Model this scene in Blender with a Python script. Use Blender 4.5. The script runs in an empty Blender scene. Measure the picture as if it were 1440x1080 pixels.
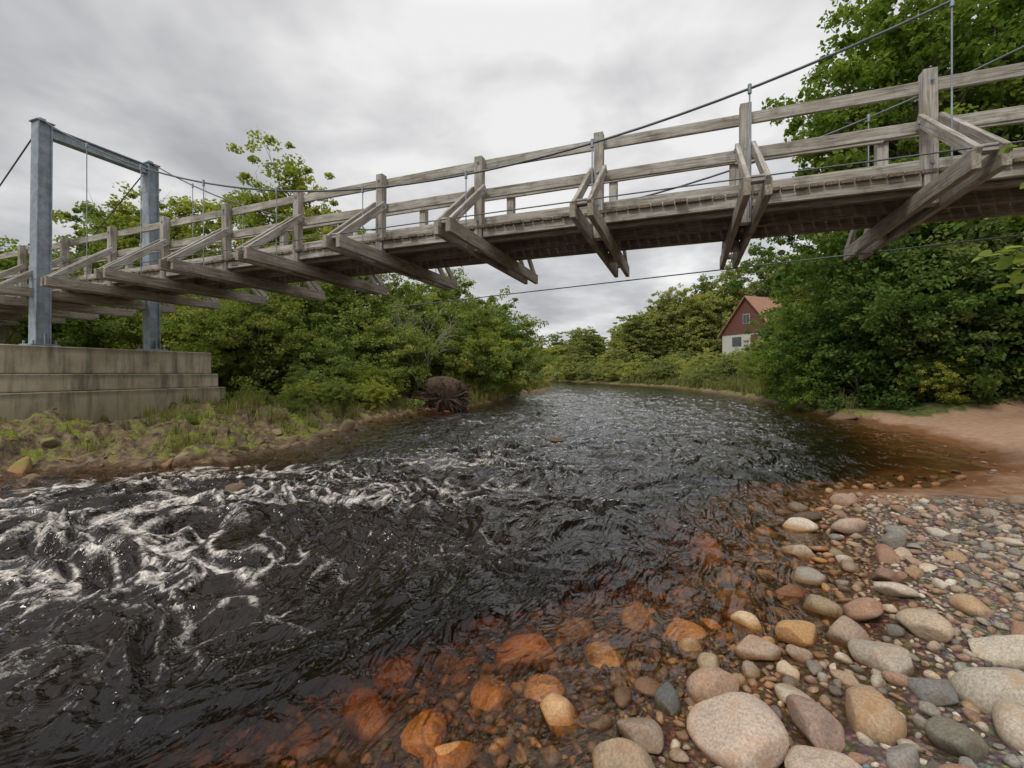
import bpy, bmesh, math, random
import numpy as np
from mathutils import Vector, Matrix
random.seed(4); R=np.random.RandomState(7)
scene=bpy.context.scene
# ------------------------------------------------------------------ helpers
PERM=np.random.RandomState(11).permutation(256); PERM=np.concatenate([PERM,PERM,PERM])
ANG=np.random.RandomState(12).rand(256)*2*np.pi; GX=np.cos(ANG); GY=np.sin(ANG)
def perlin(x,y,seed=0):
    x=np.asarray(x,float)+seed*17.31; y=np.asarray(y,float)+seed*9.77
    xi=np.floor(x).astype(int); yi=np.floor(y).astype(int)
    xf=x-xi; yf=y-yi; xi&=255; yi&=255
    u=xf*xf*xf*(xf*(xf*6-15)+10); v=yf*yf*yf*(yf*(yf*6-15)+10)
    def g(ix,iy,dx,dy):
        h=PERM[PERM[ix&255]+(iy&255)]
        return GX[h]*dx+GY[h]*dy
    a=g(xi,yi,xf,yf); b=g(xi+1,yi,xf-1,yf); c=g(xi,yi+1,xf,yf-1); d=g(xi+1,yi+1,xf-1,yf-1)
    return 1.5*((a*(1-u)+b*u)*(1-v)+(c*(1-u)+d*u)*v)
def fbm(x,y,o=4,seed=0):
    s=0;a=1;f=1
    for i in range(o):
        s=s+a*perlin(x*f,y*f,seed+i*3); a*=.5; f*=2.03
    return s
def sm(x,a,b):
    t=np.clip((x-a)/(b-a),0,1); return t*t*(3-2*t)
def mk_mesh(name,verts,loops,totals,mats=None,mi=None,smooth=None,attrs=None):
    me=bpy.data.meshes.new(name); verts=np.asarray(verts,np.float32)
    loops=np.asarray(loops,np.int32).ravel(); totals=np.asarray(totals,np.int32)
    me.vertices.add(len(verts)); me.vertices.foreach_set('co',verts.ravel())
    me.loops.add(len(loops)); me.loops.foreach_set('vertex_index',loops)
    me.polygons.add(len(totals))
    st=np.concatenate([[0],np.cumsum(totals)[:-1]]).astype(np.int32)
    me.polygons.foreach_set('loop_start',st); me.polygons.foreach_set('loop_total',totals)
    if mi is not None: me.polygons.foreach_set('material_index',np.asarray(mi,np.int32))
    if smooth is not None:
        s=np.full(len(totals),bool(smooth)) if np.isscalar(smooth) else np.asarray(smooth,bool)
        me.polygons.foreach_set('use_smooth',s)
    for k,v in (attrs or {}).items():
        v=np.asarray(v,np.float32)
        at=me.attributes.new(k,'FLOAT_COLOR','POINT')
        c=np.ones((len(verts),4),np.float32); c[:,:v.shape[1]]=v
        at.data.foreach_set('color',c.ravel())
    for m in (mats or []): me.materials.append(m)
    me.update(calc_edges=True); me.validate()
    return me
def obj(name,me,parent=None,loc=(0,0,0),rot=(0,0,0),sc=(1,1,1)):
    o=bpy.data.objects.new(name,me); scene.collection.objects.link(o)
    o.location=loc; o.rotation_euler=rot; o.scale=sc
    if parent: o.parent=parent
    return o
def empty(name,loc=(0,0,0),rot=(0,0,0)):
    o=bpy.data.objects.new(name,None); scene.collection.objects.link(o); o.location=loc; o.rotation_euler=rot
    o.empty_display_size=.3
    return o
class NT:
    def __init__(s,mat):
        mat.use_nodes=True; s.t=mat.node_tree; s.t.nodes.clear()
    def n(s,typ,**k):
        nd=s.t.nodes.new(typ)
        for a,b in k.items():
            if a=='ins':
                for i,v in b.items():
                    if hasattr(v,'is_output'): s.t.links.new(v,nd.inputs[i])
                    else: nd.inputs[i].default_value=v
            else: setattr(nd,a,b)
        return nd
    def math(s,op,a,b=0.0,clamp=False):
        return s.n('ShaderNodeMath',operation=op,use_clamp=clamp,ins={0:a,1:b}).outputs[0]
    def mix(s,f,a,b,mode='MIX'):
        nd=s.n('ShaderNodeMix',data_type='RGBA',blend_type=mode,ins={0:f,6:a,7:b}); return nd.outputs[2]
    def noise(s,vec,scale,detail=4,rough=.55,dist=0.):
        return s.n('ShaderNodeTexNoise',ins={'Vector':vec,'Scale':scale,'Detail':detail,'Roughness':rough,'Distortion':dist})
    def ramp(s,f,stops):
        r=s.n('ShaderNodeValToRGB',ins={0:f}); e=r.color_ramp.elements
        while len(e)<len(stops): e.new(.5)
        for i,(p,c) in enumerate(stops):
            e[i].position=p; e[i].color=tuple(c)[:3]+(1,) if hasattr(c,'__len__') else (c,c,c,1)
        return r.outputs[0]
    def mrange(s,v,a,b,c=0.,d=1.):
        return s.n('ShaderNodeMapRange',ins={0:v,1:a,2:b,3:c,4:d}).outputs[0]
    def out(s,sh): s.t.links.new(sh,s.n('ShaderNodeOutputMaterial').inputs[0])
def c4(c): return (c[0],c[1],c[2],1.)
def pos(nt): return nt.n('ShaderNodeNewGeometry').outputs['Position']
def attr(nt,name): return nt.n('ShaderNodeAttribute',attribute_name=name)

# ------------------------------------------------------------------ materials
def leaf_mat(name,c1,c2,c3,vlo=1.25,vhi=.8):
    m=bpy.data.materials.new(name); nt=NT(m)
    a=attr(nt,'col'); sep=nt.n('ShaderNodeSeparateColor',ins={0:a.outputs['Color']})
    oi=nt.n('ShaderNodeObjectInfo').outputs['Random']
    col=nt.mix(sep.outputs[0],c4(c1),c4(c2))
    col=nt.mix(nt.math('MULTIPLY',sep.outputs[1],.75),col,c4(c3))
    hs=nt.n('ShaderNodeHueSaturation',ins={'Hue':nt.mrange(oi,0,1,.475,.512),'Saturation':nt.mrange(oi,0,1,1.0,.88),'Value':nt.mrange(oi,0,1,vlo,vhi),'Color':col}).outputs[0]
    d=nt.n('ShaderNodeBsdfDiffuse',ins={'Color':hs})
    tr=nt.n('ShaderNodeBsdfTranslucent',ins={'Color':nt.mix(1.,hs,(1.2,1.25,.6,1),'MULTIPLY')})
    nt.out(nt.n('ShaderNodeMixShader',ins={0:.4,1:d.outputs[0],2:tr.outputs[0]}).outputs[0]); return m
LEAF_R=leaf_mat('leaf_alder',(.085,.155,.028),(.175,.275,.05),(.27,.35,.07))
LEAF_L=leaf_mat('leaf_birch',(.17,.24,.05),(.30,.37,.08),(.42,.42,.10))
LEAF_B=leaf_mat('leaf_willow',(.13,.195,.045),(.26,.33,.08),(.40,.41,.11))
LEAF_D=leaf_mat('leaf_distant',(.22,.27,.085),(.35,.39,.12),(.46,.46,.15),1.3,.75)
GRASS=leaf_mat('grass_blades',(.17,.20,.05),(.31,.31,.10),(.48,.39,.20))
def bark_mat():
    m=bpy.data.materials.new('bark'); nt=NT(m); p=pos(nt)
    f=nt.noise(p,6,3).outputs[0]
    col=nt.ramp(f,[(.3,(.07,.06,.045)),(.6,(.2,.175,.14)),(.75,(.32,.31,.27))])
    nt.out(nt.n('ShaderNodeBsdfDiffuse',ins={'Color':col}).outputs[0]); return m
BARK=bark_mat()
def wood_mat(name,gain,tint=(1,1,1)):
    m=bpy.data.materials.new(name); nt=NT(m); g=attr(nt,'grain')
    mp=nt.n('ShaderNodeMapping',ins={0:g.outputs['Vector'],3:(1.2,22,22)}).outputs[0]
    gr=nt.noise(mp,2.2,5,.65,.3).outputs[0]
    mp2=nt.n('ShaderNodeMapping',ins={0:g.outputs['Vector'],3:(.9,2.5,2.5)}).outputs[0]
    bl=nt.noise(mp2,1.7,3).outputs[0]
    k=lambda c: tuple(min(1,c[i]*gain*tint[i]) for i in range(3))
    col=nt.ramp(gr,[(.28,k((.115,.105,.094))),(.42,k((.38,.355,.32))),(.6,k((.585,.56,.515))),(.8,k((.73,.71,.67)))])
    col=nt.mix(nt.mrange(bl,.35,.7),col,nt.mix(1.,col,(.66,.62,.56,1),'MULTIPLY'))
    fine=nt.noise(pos(nt),7,5,.65).outputs[0]
    col=nt.mix(nt.mrange(fine,.54,.74,0,.65),col,(.12,.118,.10,1))
    blot=nt.noise(pos(nt),2.3,4,.6).outputs[0]
    col=nt.mix(nt.mrange(blot,.5,.68,0,.55),col,nt.mix(1.,col,(.60,.51,.42,1),'MULTIPLY'))
    lich=nt.noise(pos(nt),30,4,.7).outputs[0]
    col=nt.mix(nt.mrange(lich,.62,.7,0,.5),col,(.42*gain,.45*gain,.36*gain,1))
    bp=nt.n('ShaderNodeBump',ins={'Strength':.6,'Distance':.007,'Height':gr})
    nt.out(nt.n('ShaderNodeBsdfPrincipled',ins={'Base Color':col,'Roughness':.82,'Normal':bp.outputs[0],'Specular IOR Level':.25}).outputs[0]); return m
WOOD=wood_mat('weathered_timber',1.); WOOD_SHADE=wood_mat('shaded_timber',.45,(1.05,.92,.78)); WOODM=wood_mat('bracket_timber',.8,(1.02,.97,.9))  # darkest copy, for deck planks and beams: underside shade put into its colour
def steel_mat(name,base,rough=.5,metal=.55):
    m=bpy.data.materials.new(name); nt=NT(m); p=pos(nt)
    f=nt.noise(p,5,5,.6).outputs[0]; f2=nt.n('ShaderNodeTexVoronoi',ins={'Vector':p,'Scale':22.}).outputs['Color']
    col=nt.ramp(f,[(.3,tuple(x*.68 for x in base)),(.55,base),(.75,tuple(min(1,x*1.3) for x in base))])
    col=nt.mix(.12,col,f2,'OVERLAY')
    st=nt.noise(nt.n('ShaderNodeMapping',ins={0:p,3:(6,6,.5)}).outputs[0],1.5,5).outputs[0]
    col=nt.mix(nt.mrange(st,.56,.75,0,.6),col,(.16,.15,.14,1))
    nt.out(nt.n('ShaderNodeBsdfPrincipled',ins={'Base Color':col,'Roughness':rough,'Metallic':metal}).outputs[0]); return m
STEEL=steel_mat('galvanised_steel',(.33,.38,.44),.55,.25)
CABLE=steel_mat('cable_steel',(.13,.14,.15),.5,.4)
def conc_mat():
    m=bpy.data.materials.new('concrete'); nt=NT(m); p=pos(nt)
    f=nt.noise(p,1.3,7,.6).outputs[0]
    col=nt.ramp(f,[(.3,(.36,.295,.21)),(.5,(.56,.475,.365)),(.7,(.66,.58,.455))])
    st=nt.noise(nt.n('ShaderNodeMapping',ins={0:p,3:(3,3,.35)}).outputs[0],1.6,6,.65).outputs[0]
    col=nt.mix(nt.mrange(st,.46,.66,0,.85),col,(.16,.14,.105,1))
    sp=nt.noise(p,40,3).outputs[0]
    col=nt.mix(nt.mrange(sp,.55,.75,0,.4),col,(.12,.11,.09,1))
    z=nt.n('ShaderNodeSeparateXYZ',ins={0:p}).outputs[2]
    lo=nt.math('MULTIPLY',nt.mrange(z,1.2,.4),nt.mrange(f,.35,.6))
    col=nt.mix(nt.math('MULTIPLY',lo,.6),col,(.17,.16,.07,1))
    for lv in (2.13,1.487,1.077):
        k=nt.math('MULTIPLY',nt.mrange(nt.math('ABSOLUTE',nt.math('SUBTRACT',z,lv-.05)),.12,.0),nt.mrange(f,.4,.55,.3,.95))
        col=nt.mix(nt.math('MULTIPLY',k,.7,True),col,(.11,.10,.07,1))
    bp=nt.n('ShaderNodeBump',ins={'Strength':.6,'Distance':.02,'Height':nt.noise(p,9,7,.7).outputs[0]})
    nt.out(nt.n('ShaderNodeBsdfPrincipled',ins={'Base Color':col,'Roughness':.9,'Normal':bp.outputs[0]}).outputs[0]); return m
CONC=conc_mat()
def stone_mat(name,moss=False):
    m=bpy.data.materials.new(name); nt=NT(m); p=pos(nt)
    a=attr(nt,'col').outputs['Color']
    sp=nt.noise(p,85,4,.75).outputs[0]; bl=nt.noise(p,10,6,.65,.5).outputs[0]
    col=nt.mix(nt.mrange(sp,.38,.66,0,.7),nt.mix(1.,a,(1.25,1.2,1.12,1),'MULTIPLY'),nt.mix(1.,a,(.42,.38,.36,1),'MULTIPLY'))
    col=nt.mix(nt.mrange(bl,.5,.7,0,.75),col,nt.mix(1.,a,(.95,.66,.46,1),'MULTIPLY'))
    col=nt.mix(nt.mrange(bl,.45,.3,0,.5),col,nt.mix(1.,a,(.55,.5,.47,1),'MULTIPLY'))
    z=nt.n('ShaderNodeSeparateXYZ',ins={0:p}).outputs[2]
    zz=nt.math('ADD',z,nt.math('MULTIPLY',nt.math('SUBTRACT',bl,.5),.08))
    if moss:
        nz=nt.n('ShaderNodeSeparateXYZ',ins={0:nt.n('ShaderNodeNewGeometry').outputs['Normal']}).outputs[2]
        mf=nt.math('MULTIPLY',nt.mrange(nt.noise(p,3.2,6,.65).outputs[0],.46,.56),nt.mrange(nz,.2,.7)); mf=nt.math('MULTIPLY',mf,nt.mrange(z,.08,.18))
        col=nt.mix(mf,col,nt.ramp(sp,[(.3,(.10,.13,.02)),(.7,(.27,.29,.055))]))
    wet=nt.mrange(zz,.055,.015)
    col=nt.mix(wet,col,nt.mix(1.,col,(.68,.47,.28,1),'MULTIPLY'))
    bp=nt.n('ShaderNodeBump',ins={'Strength':.6,'Distance':.008,'Height':nt.noise(p,32,6,.72).outputs[0]})
    nt.out(nt.n('ShaderNodeBsdfPrincipled',ins={'Base Color':col,'Roughness':nt.mrange(wet,0,1,.8,.25),'Normal':bp.outputs[0],'Specular IOR Level':.35}).outputs[0]); return m
STONE=stone_mat('river_stone'); ROCK=stone_mat('mossy_rock',True)
def ground_mat():
    m=bpy.data.materials.new('ground'); nt=NT(m); p=pos(nt)
    sep=nt.n('ShaderNodeSeparateColor',ins={0:attr(nt,'m').outputs['Color']})
    n1=nt.noise(p,1.3,7,.65,.3).outputs[0]; n2=nt.noise(p,7,6,.65).outputs[0]; n3=nt.noise(p,38,4,.6).outputs[0]
    rock=nt.ramp(n2,[(.3,(.045,.032,.021)),(.47,(.17,.12,.072)),(.62,(.33,.245,.15)),(.8,(.50,.41,.29))])
    moss=nt.ramp(n3,[(.3,(.09,.12,.016)),(.7,(.33,.35,.05))])
    z=nt.n('ShaderNodeSeparateXYZ',ins={0:p}).outputs[2]
    mf=nt.math('MULTIPLY',nt.mrange(nt.math('ADD',n1,nt.math('MULTIPLY',nt.math('SUBTRACT',n2,.5),.8)),.50,.56),nt.mrange(z,.06,.14))
    rock=nt.mix(nt.math('MULTIPLY',mf,.92),rock,moss)
    sand=nt.ramp(n2,[(.3,(.33,.20,.125)),(.7,(.48,.315,.21))])
    sand=nt.mix(nt.mrange(n3,.58,.7,0,.7),sand,(.15,.085,.05,1))
    grass=nt.ramp(n2,[(.3,(.045,.06,.016)),(.55,(.12,.14,.04)),(.75,(.25,.22,.10))])
    peb=nt.n('ShaderNodeTexVoronoi',ins={'Vector':p,'Scale':34.})
    pc=nt.mix(.7,peb.outputs['Color'],(.33,.25,.18,1)); pc=nt.mix(nt.mrange(peb.outputs['Distance'],.2,.6,0,.8),pc,(.09,.065,.045,1))
    col=nt.mix(sep.outputs[2],rock,pc); col=nt.mix(sep.outputs[0],col,sand); col=nt.mix(sep.outputs[1],col,grass)
    wet=nt.mrange(nt.math('ADD',z,nt.math('MULTIPLY',nt.math('SUBTRACT',n2,.5),.06)),.09,.02)
    col=nt.mix(wet,col,nt.mix(1.,col,(.52,.37,.22,1),'MULTIPLY'))
    h=nt.math('ADD',n2,nt.math('MULTIPLY',n3,.35))
    bp=nt.n('ShaderNodeBump',ins={'Strength':nt.mrange(sep.outputs[0],0,1,1.,.3),'Distance':.09,'Height':h})
    nt.out(nt.n('ShaderNodeBsdfPrincipled',ins={'Base Color':col,'Roughness':nt.mrange(wet,0,1,.9,.4),'Normal':bp.outputs[0],'Specular IOR Level':.3}).outputs[0]); return m
GROUND=ground_mat()
FA=.42
def water_mat():
    m=bpy.data.materials.new('river_water'); nt=NT(m); p=pos(nt)
    a=nt.n('ShaderNodeSeparateColor',ins={0:attr(nt,'w').outputs['Color']})
    dep=a.outputs[0]; foam=a.outputs[1]; calm=a.outputs[2]
    rot=nt.n('ShaderNodeMapping',ins={0:nt.n('ShaderNodeMapping',ins={0:p,2:(0,0,FA)}).outputs[0],3:(1.5,.6,1)}).outputs[0]
    n1=nt.noise(rot,2.6,3,.5,1.8).outputs[0]; n2=nt.noise(rot,10,2,.5,1.2).outputs[0]
    rg=nt.math('SUBTRACT',.5,nt.math('ABSOLUTE',nt.math('SUBTRACT',n1,.5)))
    h=nt.math('ADD',nt.math('MULTIPLY',rg,1.6),nt.math('MULTIPLY',n2,.16))
    bp=nt.n('ShaderNodeBump',ins={'Strength':nt.mrange(calm,0,1,.9,.3),'Distance':.06,'Height':h})
    def ex(k): return nt.math('POWER',math.e,nt.math('MULTIPLY',dep,-k))
    tint=nt.n('ShaderNodeCombineColor',ins={0:ex(1.35),1:ex(2.7),2:ex(5.2)}).outputs[0]
    tr=nt.n('ShaderNodeBsdfTransparent',ins={0:tint})
    sc=nt.n('ShaderNodeBsdfDiffuse',ins={0:(.013,.008,.005,1)})
    body=nt.n('ShaderNodeMixShader',ins={0:nt.mrange(dep,.15,.75,.0,.94),1:tr.outputs[0],2:sc.outputs[0]})
    gl=nt.n('ShaderNodeBsdfGlossy',ins={'Color':(.99,.99,1,1),'Roughness':.03,'Normal':bp.outputs[0]})
    fr=nt.n('ShaderNodeFresnel',ins={'IOR':1.37,'Normal':bp.outputs[0]})
    w=nt.n('ShaderNodeMixShader',ins={0:fr.outputs[0],1:body.outputs[0],2:gl.outputs[0]})
    fn=nt.noise(p,38,5,.78,.8).outputs[0]; fn2=nt.noise(rot,5,4,.7,1.4).outputs[0]
    ff=nt.math('MULTIPLY',foam,nt.mrange(fn2,.34,.6)); ff=nt.mrange(nt.math('ADD',ff,nt.math('MULTIPLY',nt.math('SUBTRACT',fn,.5),1.5)),.2,1.0)
    ff=nt.math('MULTIPLY',ff,nt.mrange(foam,.02,.3),True)
    fd=nt.n('ShaderNodeBsdfDiffuse',ins={'Color':nt.ramp(fn,[(.3,(.38,.29,.20)),(.6,(.88,.85,.79))])})
    nt.out(nt.n('ShaderNodeMixShader',ins={0:nt.math('MULTIPLY',ff,.92),1:w.outputs[0],2:fd.outputs[0]}).outputs[0]); return m
WATER=water_mat()
def flat_mat(name,c,rough=.8,var=.2,scale=6):
    m=bpy.data.materials.new(name); nt=NT(m)
    f=nt.noise(pos(nt),scale,4).outputs[0]
    col=nt.ramp(f,[(.3,tuple(x*(1-var) for x in c)),(.7,tuple(min(1,x*(1+var)) for x in c))])
    nt.out(nt.n('ShaderNodeBsdfPrincipled',ins={'Base Color':col,'Roughness':rough}).outputs[0]); return m

# ------------------------------------------------------------------ terrain
LEFT=[(-60,-40),(-22,-8),(-14,2),(-9,4.6),(-6.7,5.8),(-7.2,6.9),(-6.0,7.2),(-4.9,7.5),(-4.3,8.8),(-4.2,11.5),(-4.4,14),(-3.9,17),(-3.0,18.5),(-1.3,22),(-.6,25),(.6,33),(2.2,39),(4.5,50),(3,64),(-4,80),(-16,105),(-40,140)]
RIGHT=[(-30,150),(-2,112),(9,84),(13,64),(17,49),(15.5,35),(13.5,24),(11.2,16),(11.0,13.9),(10.4,12.4),(9.15,9.6),(7.6,7.4),(6.4,6.4),(5.3,6.0),(4.3,5.9),(3.2,4.9),(2.5,3.5),(1.95,2.8),(1.3,2.26),(.75,1.98),(.3,1.65),(-.4,1.0),(-1.2,0),(-3.4,-3),(-9,-11),(-40,-50)]
POLY=np.array(LEFT+RIGHT,float); NL=len(LEFT)
def sdist(x,y):
    x=np.asarray(x,float); y=np.asarray(y,float)
    xx=x.ravel()+.30*perlin(x.ravel()*.9,y.ravel()*.9,5)*sm(y.ravel(),2,6)+.12*perlin(x.ravel()*2.9,y.ravel()*2.9,9); yy=y.ravel()+.22*perlin(x.ravel()*1.3,y.ravel()*1.3,6)
    best=np.full(len(xx),1e9); side=np.zeros(len(xx)); inside=np.zeros(len(xx),bool)
    n=len(POLY)
    for i in range(n):
        a=POLY[i]; b=POLY[(i+1)%n]
        e=b-a
        if i!=NL-1 and i!=n-1:
            t=np.clip(((xx-a[0])*e[0]+(yy-a[1])*e[1])/(e@e),0,1)
            d=np.hypot(xx-a[0]-t*e[0],yy-a[1]-t*e[1])
            k=d<best; best[k]=d[k]; side[k]=0 if i<NL-1 else 1
        c=((a[1]>yy)!=(b[1]>yy))
        with np.errstate(divide='ignore',invalid='ignore'):
            c&=xx<(e[0])*(yy-a[1])/(e[1] if abs(e[1])>1e-9 else 1e-9)+a[0]
        inside^=c
    sd=np.where(inside,-best,best)
    return sd.reshape(x.shape),side.reshape(x.shape)
def terrain(x,y,full=False):
    x=np.asarray(x,float); y=np.asarray(y,float)
    sd,side=sdist(x,y); L=np.maximum(sd,0); D=np.maximum(-sd,0)
    n=fbm(x*.6,y*.6,4,1); nf=fbm(x*2.3,y*2.3,4,8)
    r=np.hypot(x,y)
    q=n*3.4+.8*nf; step=(np.floor(q)+sm(q-np.floor(q),.0,.22))/3.4
    zl=.09*sm(L,0,.2)+.20*sm(L,.2,2.2)+.32*step*sm(L,.1,.8)+.14*nf*sm(L,.05,.5)+.5*sm(L,5,11)+1.6*sm(L,12,45)+.3*n*sm(L,3,10)
    zl=np.where(L>0,np.maximum(zl,.03*sm(L,0,.2)-.02),zl)
    zr_n=.10*L+.02*nf*sm(L,0,.3)+.5*sm(L,5,9)
    zr_f=.25*sm(L,0,.6)+.9*sm(L,1,5)+2.6*sm(L,6,22)+.3*n*sm(L,2,8)
    k=sm(y,12.5,14.5); zr=zr_n*(1-k)+zr_f*k
    z=np.where(side<.5,zl,zr)+ (L>0)*(.5*sm(r,90,200)*(6+5*fbm(x*.012,y*.012,3,4)))
    depr=.15*D+.5*sm(D,.7,3.0)+.35*sm(D,3,7)
    depl=.25*D+.9*sm(D,.5,3)
    zb=-np.where(side<.5,depl,depr)+.035*nf*sm(D,.1,.6)
    z=np.where(sd>0,z,np.maximum(zb,-1.6))
    if full: return z,sd,side,n
    return z
def polar(r0,r1,nr,segs,cx=0,cy=0):
    r=np.geomspace(r0,r1,nr); th=np.concatenate([np.linspace(a,b,k,endpoint=False) for a,b,k in segs]); th=np.radians(th)
    TH,RR=np.meshgrid(th,r); X=cx+RR*np.sin(TH); Y=cy+RR*np.cos(TH); return X,Y,len(th)
def gridfaces(nr,na):
    i=np.arange(nr-1)[:,None]; j=np.arange(na)[None,:]; j2=(j+1)%na
    f=np.stack([i*na+j+0*i,(i+1)*na+j,(i+1)*na+j2,i*na+j2],-1).reshape(-1,4)
    return f
SEG=[(-58,58,520),(58,302,80)]
X,Y,na=polar(.25,1500,500,SEG)
Z,sd,side,nn=terrain(X,Y,True)
m_sand=((side>.5)*sm(Y-(5.0+.25*perlin(X*1.5,Y*1.5,3)),0,.35)*(1-sm(Y+0*X,13.6,15.5))*(X>3)*(1-sm(sd,4.5,6.5)))
sandbar=np.exp(-((X-2.2)**2/8+(Y-38.5)**2/14)); m_sand=np.maximum(m_sand,sm(sandbar,.3,.6))
m_sand=m_sand*sm(sd,-1.8,-.4)
m_grass=np.where(side<.5,sm(sd+.9*nn,4.2,6.2),np.where(Y>13.6,sm(sd+.4*nn,.4,1.2),sm(sd,5.5,7)))*(1-sm(sandbar,.3,.6))
m_peb=np.where((side>.5)&(Y<14),1.,.0)*(1-m_sand)
m_peb=np.maximum(m_peb,sm(-sd,.2,.8))*(1-m_sand)
f=gridfaces(*X.shape)[:,::-1]
V=np.stack([X.ravel(),Y.ravel(),Z.ravel()],1)
ctr=len(V); V=np.vstack([V,[0,0,float(terrain(np.array([0.]),np.array([0.]))[0])]])
M=np.stack([m_sand.ravel(),m_grass.ravel(),m_peb.ravel()],1); M=np.vstack([M,[0,0,1]])
tri=np.array([[ctr,(j+1)%na,j] for j in range(na)])
me=mk_mesh('ground',V,np.concatenate([f.ravel(),tri.ravel()]),[4]*len(f)+[3]*len(tri),[GROUND],smooth=True,attrs={'m':M})
obj('ground',me)

# ------------------------------------------------------------------ water
X,Y,na=polar(.9,190,900,[(-57,57,660),(57,303,50)])
zt,sd,side,_=terrain(X,Y,True); D=np.maximum(-sd,0)
ca,sa=math.cos(FA),math.sin(FA)
U=X*ca-Y*sa; Vv=X*sa+Y*ca
wx=.6*perlin(X*.7,Y*.7,21)+.22*perlin(X*1.7,Y*1.7,23); wy=.6*perlin(X*.7,Y*.7,22)+.22*perlin(X*1.7,Y*1.7,24)
def rid(a): return 1-2*np.abs(a)
def srid(a): return 1-2*np.abs(a)**.9
h=.050*rid(perlin(U*.8+wx,Vv*.45+wy,31))+.036*perlin(U*1.4+wx,Vv*1.2+wy,32)
h+=.036*srid(perlin(U*2.5+wx*2,Vv*1.1+wy*2,33))+.026*srid(perlin(U*2.0+wx*2.5,Vv*3.2+wy*2.5,37))+.013*srid(perlin(U*5.0+wx*4,Vv*2.5+wy*4,34))+.0045*srid(perlin(U*9+wx*5,Vv*6+wy*5,35))
h-=.055
rapid=np.exp(-(((X+3.5)/2.7)**2+((Y-4.4)/1.8)**2))+.7*np.exp(-(((X+6)/2.6)**2+((Y-4.9)/1.5)**2))+.45*np.exp(-(((X+.2)/1.6)**2+((Y-8.0)/2.2)**2))+.45*np.exp(-(((X+3.2)/3)**2+((Y-7)/1.2)**2))
rapid=np.clip(rapid,0,1.15)
amp=(.45+.55*sm(D,.3,2.5))*np.where(side>.5,sm(D,.0,.6)*.85+.12,1)
cove=np.exp(-(((X-8)/2.4)**2+((Y-8.5)/3.2)**2)); amp=amp*(1-.8*cove)
h=h*amp*(1+.9*rapid)
cr=rid(perlin(U*2.1+wx*3,Vv*1.1+wy*3,41)); cr2=rid(perlin(U*.8+wx*3,Vv*2.9+wy*3,47)); cr=np.maximum(cr,cr2*.99); h+=rapid*.06*np.clip(cr,0,1)
fade=1-.6*sm(np.hypot(X,Y),18,60); h*=fade
patch=sm(perlin(X*.55,Y*.9,46),-.4,.1)
foam=rapid*patch*(sm(cr,.78,.99)*1.35+.45*sm(cr,.3,.9))+rapid*.3*sm(perlin(U*2,Vv*3.5,44),.1,.6)
foam+= .8*np.exp(-(((X-.93)/.35)**2+((Y-9.9)/.18)**2))+.6*np.exp(-(((X+.45)/.3)**2+((Y-7.7)/.15)**2))
foam=np.clip(foam,0,1)*(sd<0)
calm=np.clip(cove+ (side>.5)*(1-sm(D,0,1.0))*.5+sm(np.hypot(X,Y),30,80)*.6,0,1)
dep=np.clip(-zt,0,3)
f=gridfaces(*X.shape)[:,::-1]
keep=(sd.ravel()<.6)
fk=keep[f].all(axis=1); f=f[fk]
me=mk_mesh('river',np.stack([X.ravel(),Y.ravel(),h.ravel()],1),f.ravel(),[4]*len(f),[WATER],smooth=True,attrs={'w':np.stack([dep.ravel(),foam.ravel(),calm.ravel()],1)})
obj('river',me)

# ------------------------------------------------------------------ stones
def ico(s):
    bm=bmesh.new(); bmesh.ops.create_icosphere(bm,subdivisions=s,radius=1)
    v=np.array([x.co[:] for x in bm.verts]); f=np.array([[q.index for q in p.verts] for p in bm.faces]); bm.free(); return v,f
ICO={s:ico(s) for s in (1,2,3,4)}
def stone_geo(sub,a,b,c,rng,facets=3,rough=.05,cut=(.55,.88),spin=True,tilt=.22):
    v,f=ICO[sub]; v=v.copy()
    for k in range(4):
        dr=rng.randn(3); dr/=np.linalg.norm(dr); fr=rng.uniform(1.2,3.2); ph=rng.uniform(0,6.28)
        v*= (1+rough*1.3/(1+.3*k)*np.sin(fr*(v@dr)*1.6+ph))[:,None]
    for k in range(facets):
        nrm=rng.randn(3); nrm/=np.linalg.norm(nrm); d0=rng.uniform(*cut)
        ex=np.maximum(0,v@nrm-d0); v-=(ex*.9)[:,None]*nrm
    if sub>=3: v*=(1+.012*np.sin(v[:,0]*17+rng.rand()*6)*np.sin(v[:,1]*15+rng.rand()*6)*np.sin(v[:,2]*19))[:,None]
    v*=np.array([a,b,c])
    if not spin: return v,f
    M=Matrix.Rotation(rng.uniform(0,6.28),3,'Z')@Matrix.Rotation(rng.normal(0,tilt),3,'X')@Matrix.Rotation(rng.normal(0,tilt),3,'Y')
    return v@np.array(M).T,f
PAL=[(.42,.37,.30),(.34,.315,.275),(.43,.345,.27),(.52,.47,.385),(.38,.26,.19),(.29,.275,.255),(.60,.56,.485),(.31,.20,.14),(.42,.31,.20),(.18,.165,.15),(.37,.29,.22),(.33,.22,.165)]
class Acc:
    def __init__(s): s.v=[];s.f=[];s.c=[];s.n=0
    def add(s,v,f,col):
        s.v.append(v); s.f.append(f+s.n); s.c.append(np.tile(np.array(col),(len(v),1))); s.n+=len(v)
    def mesh(s,name,mat):
        v=np.vstack(s.v); f=np.vstack(s.f); return mk_mesh(name,v,f.ravel(),[3]*len(f),[mat],smooth=True,attrs={'col':np.vstack(s.c)})
rs=np.random.RandomState(5)
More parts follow.
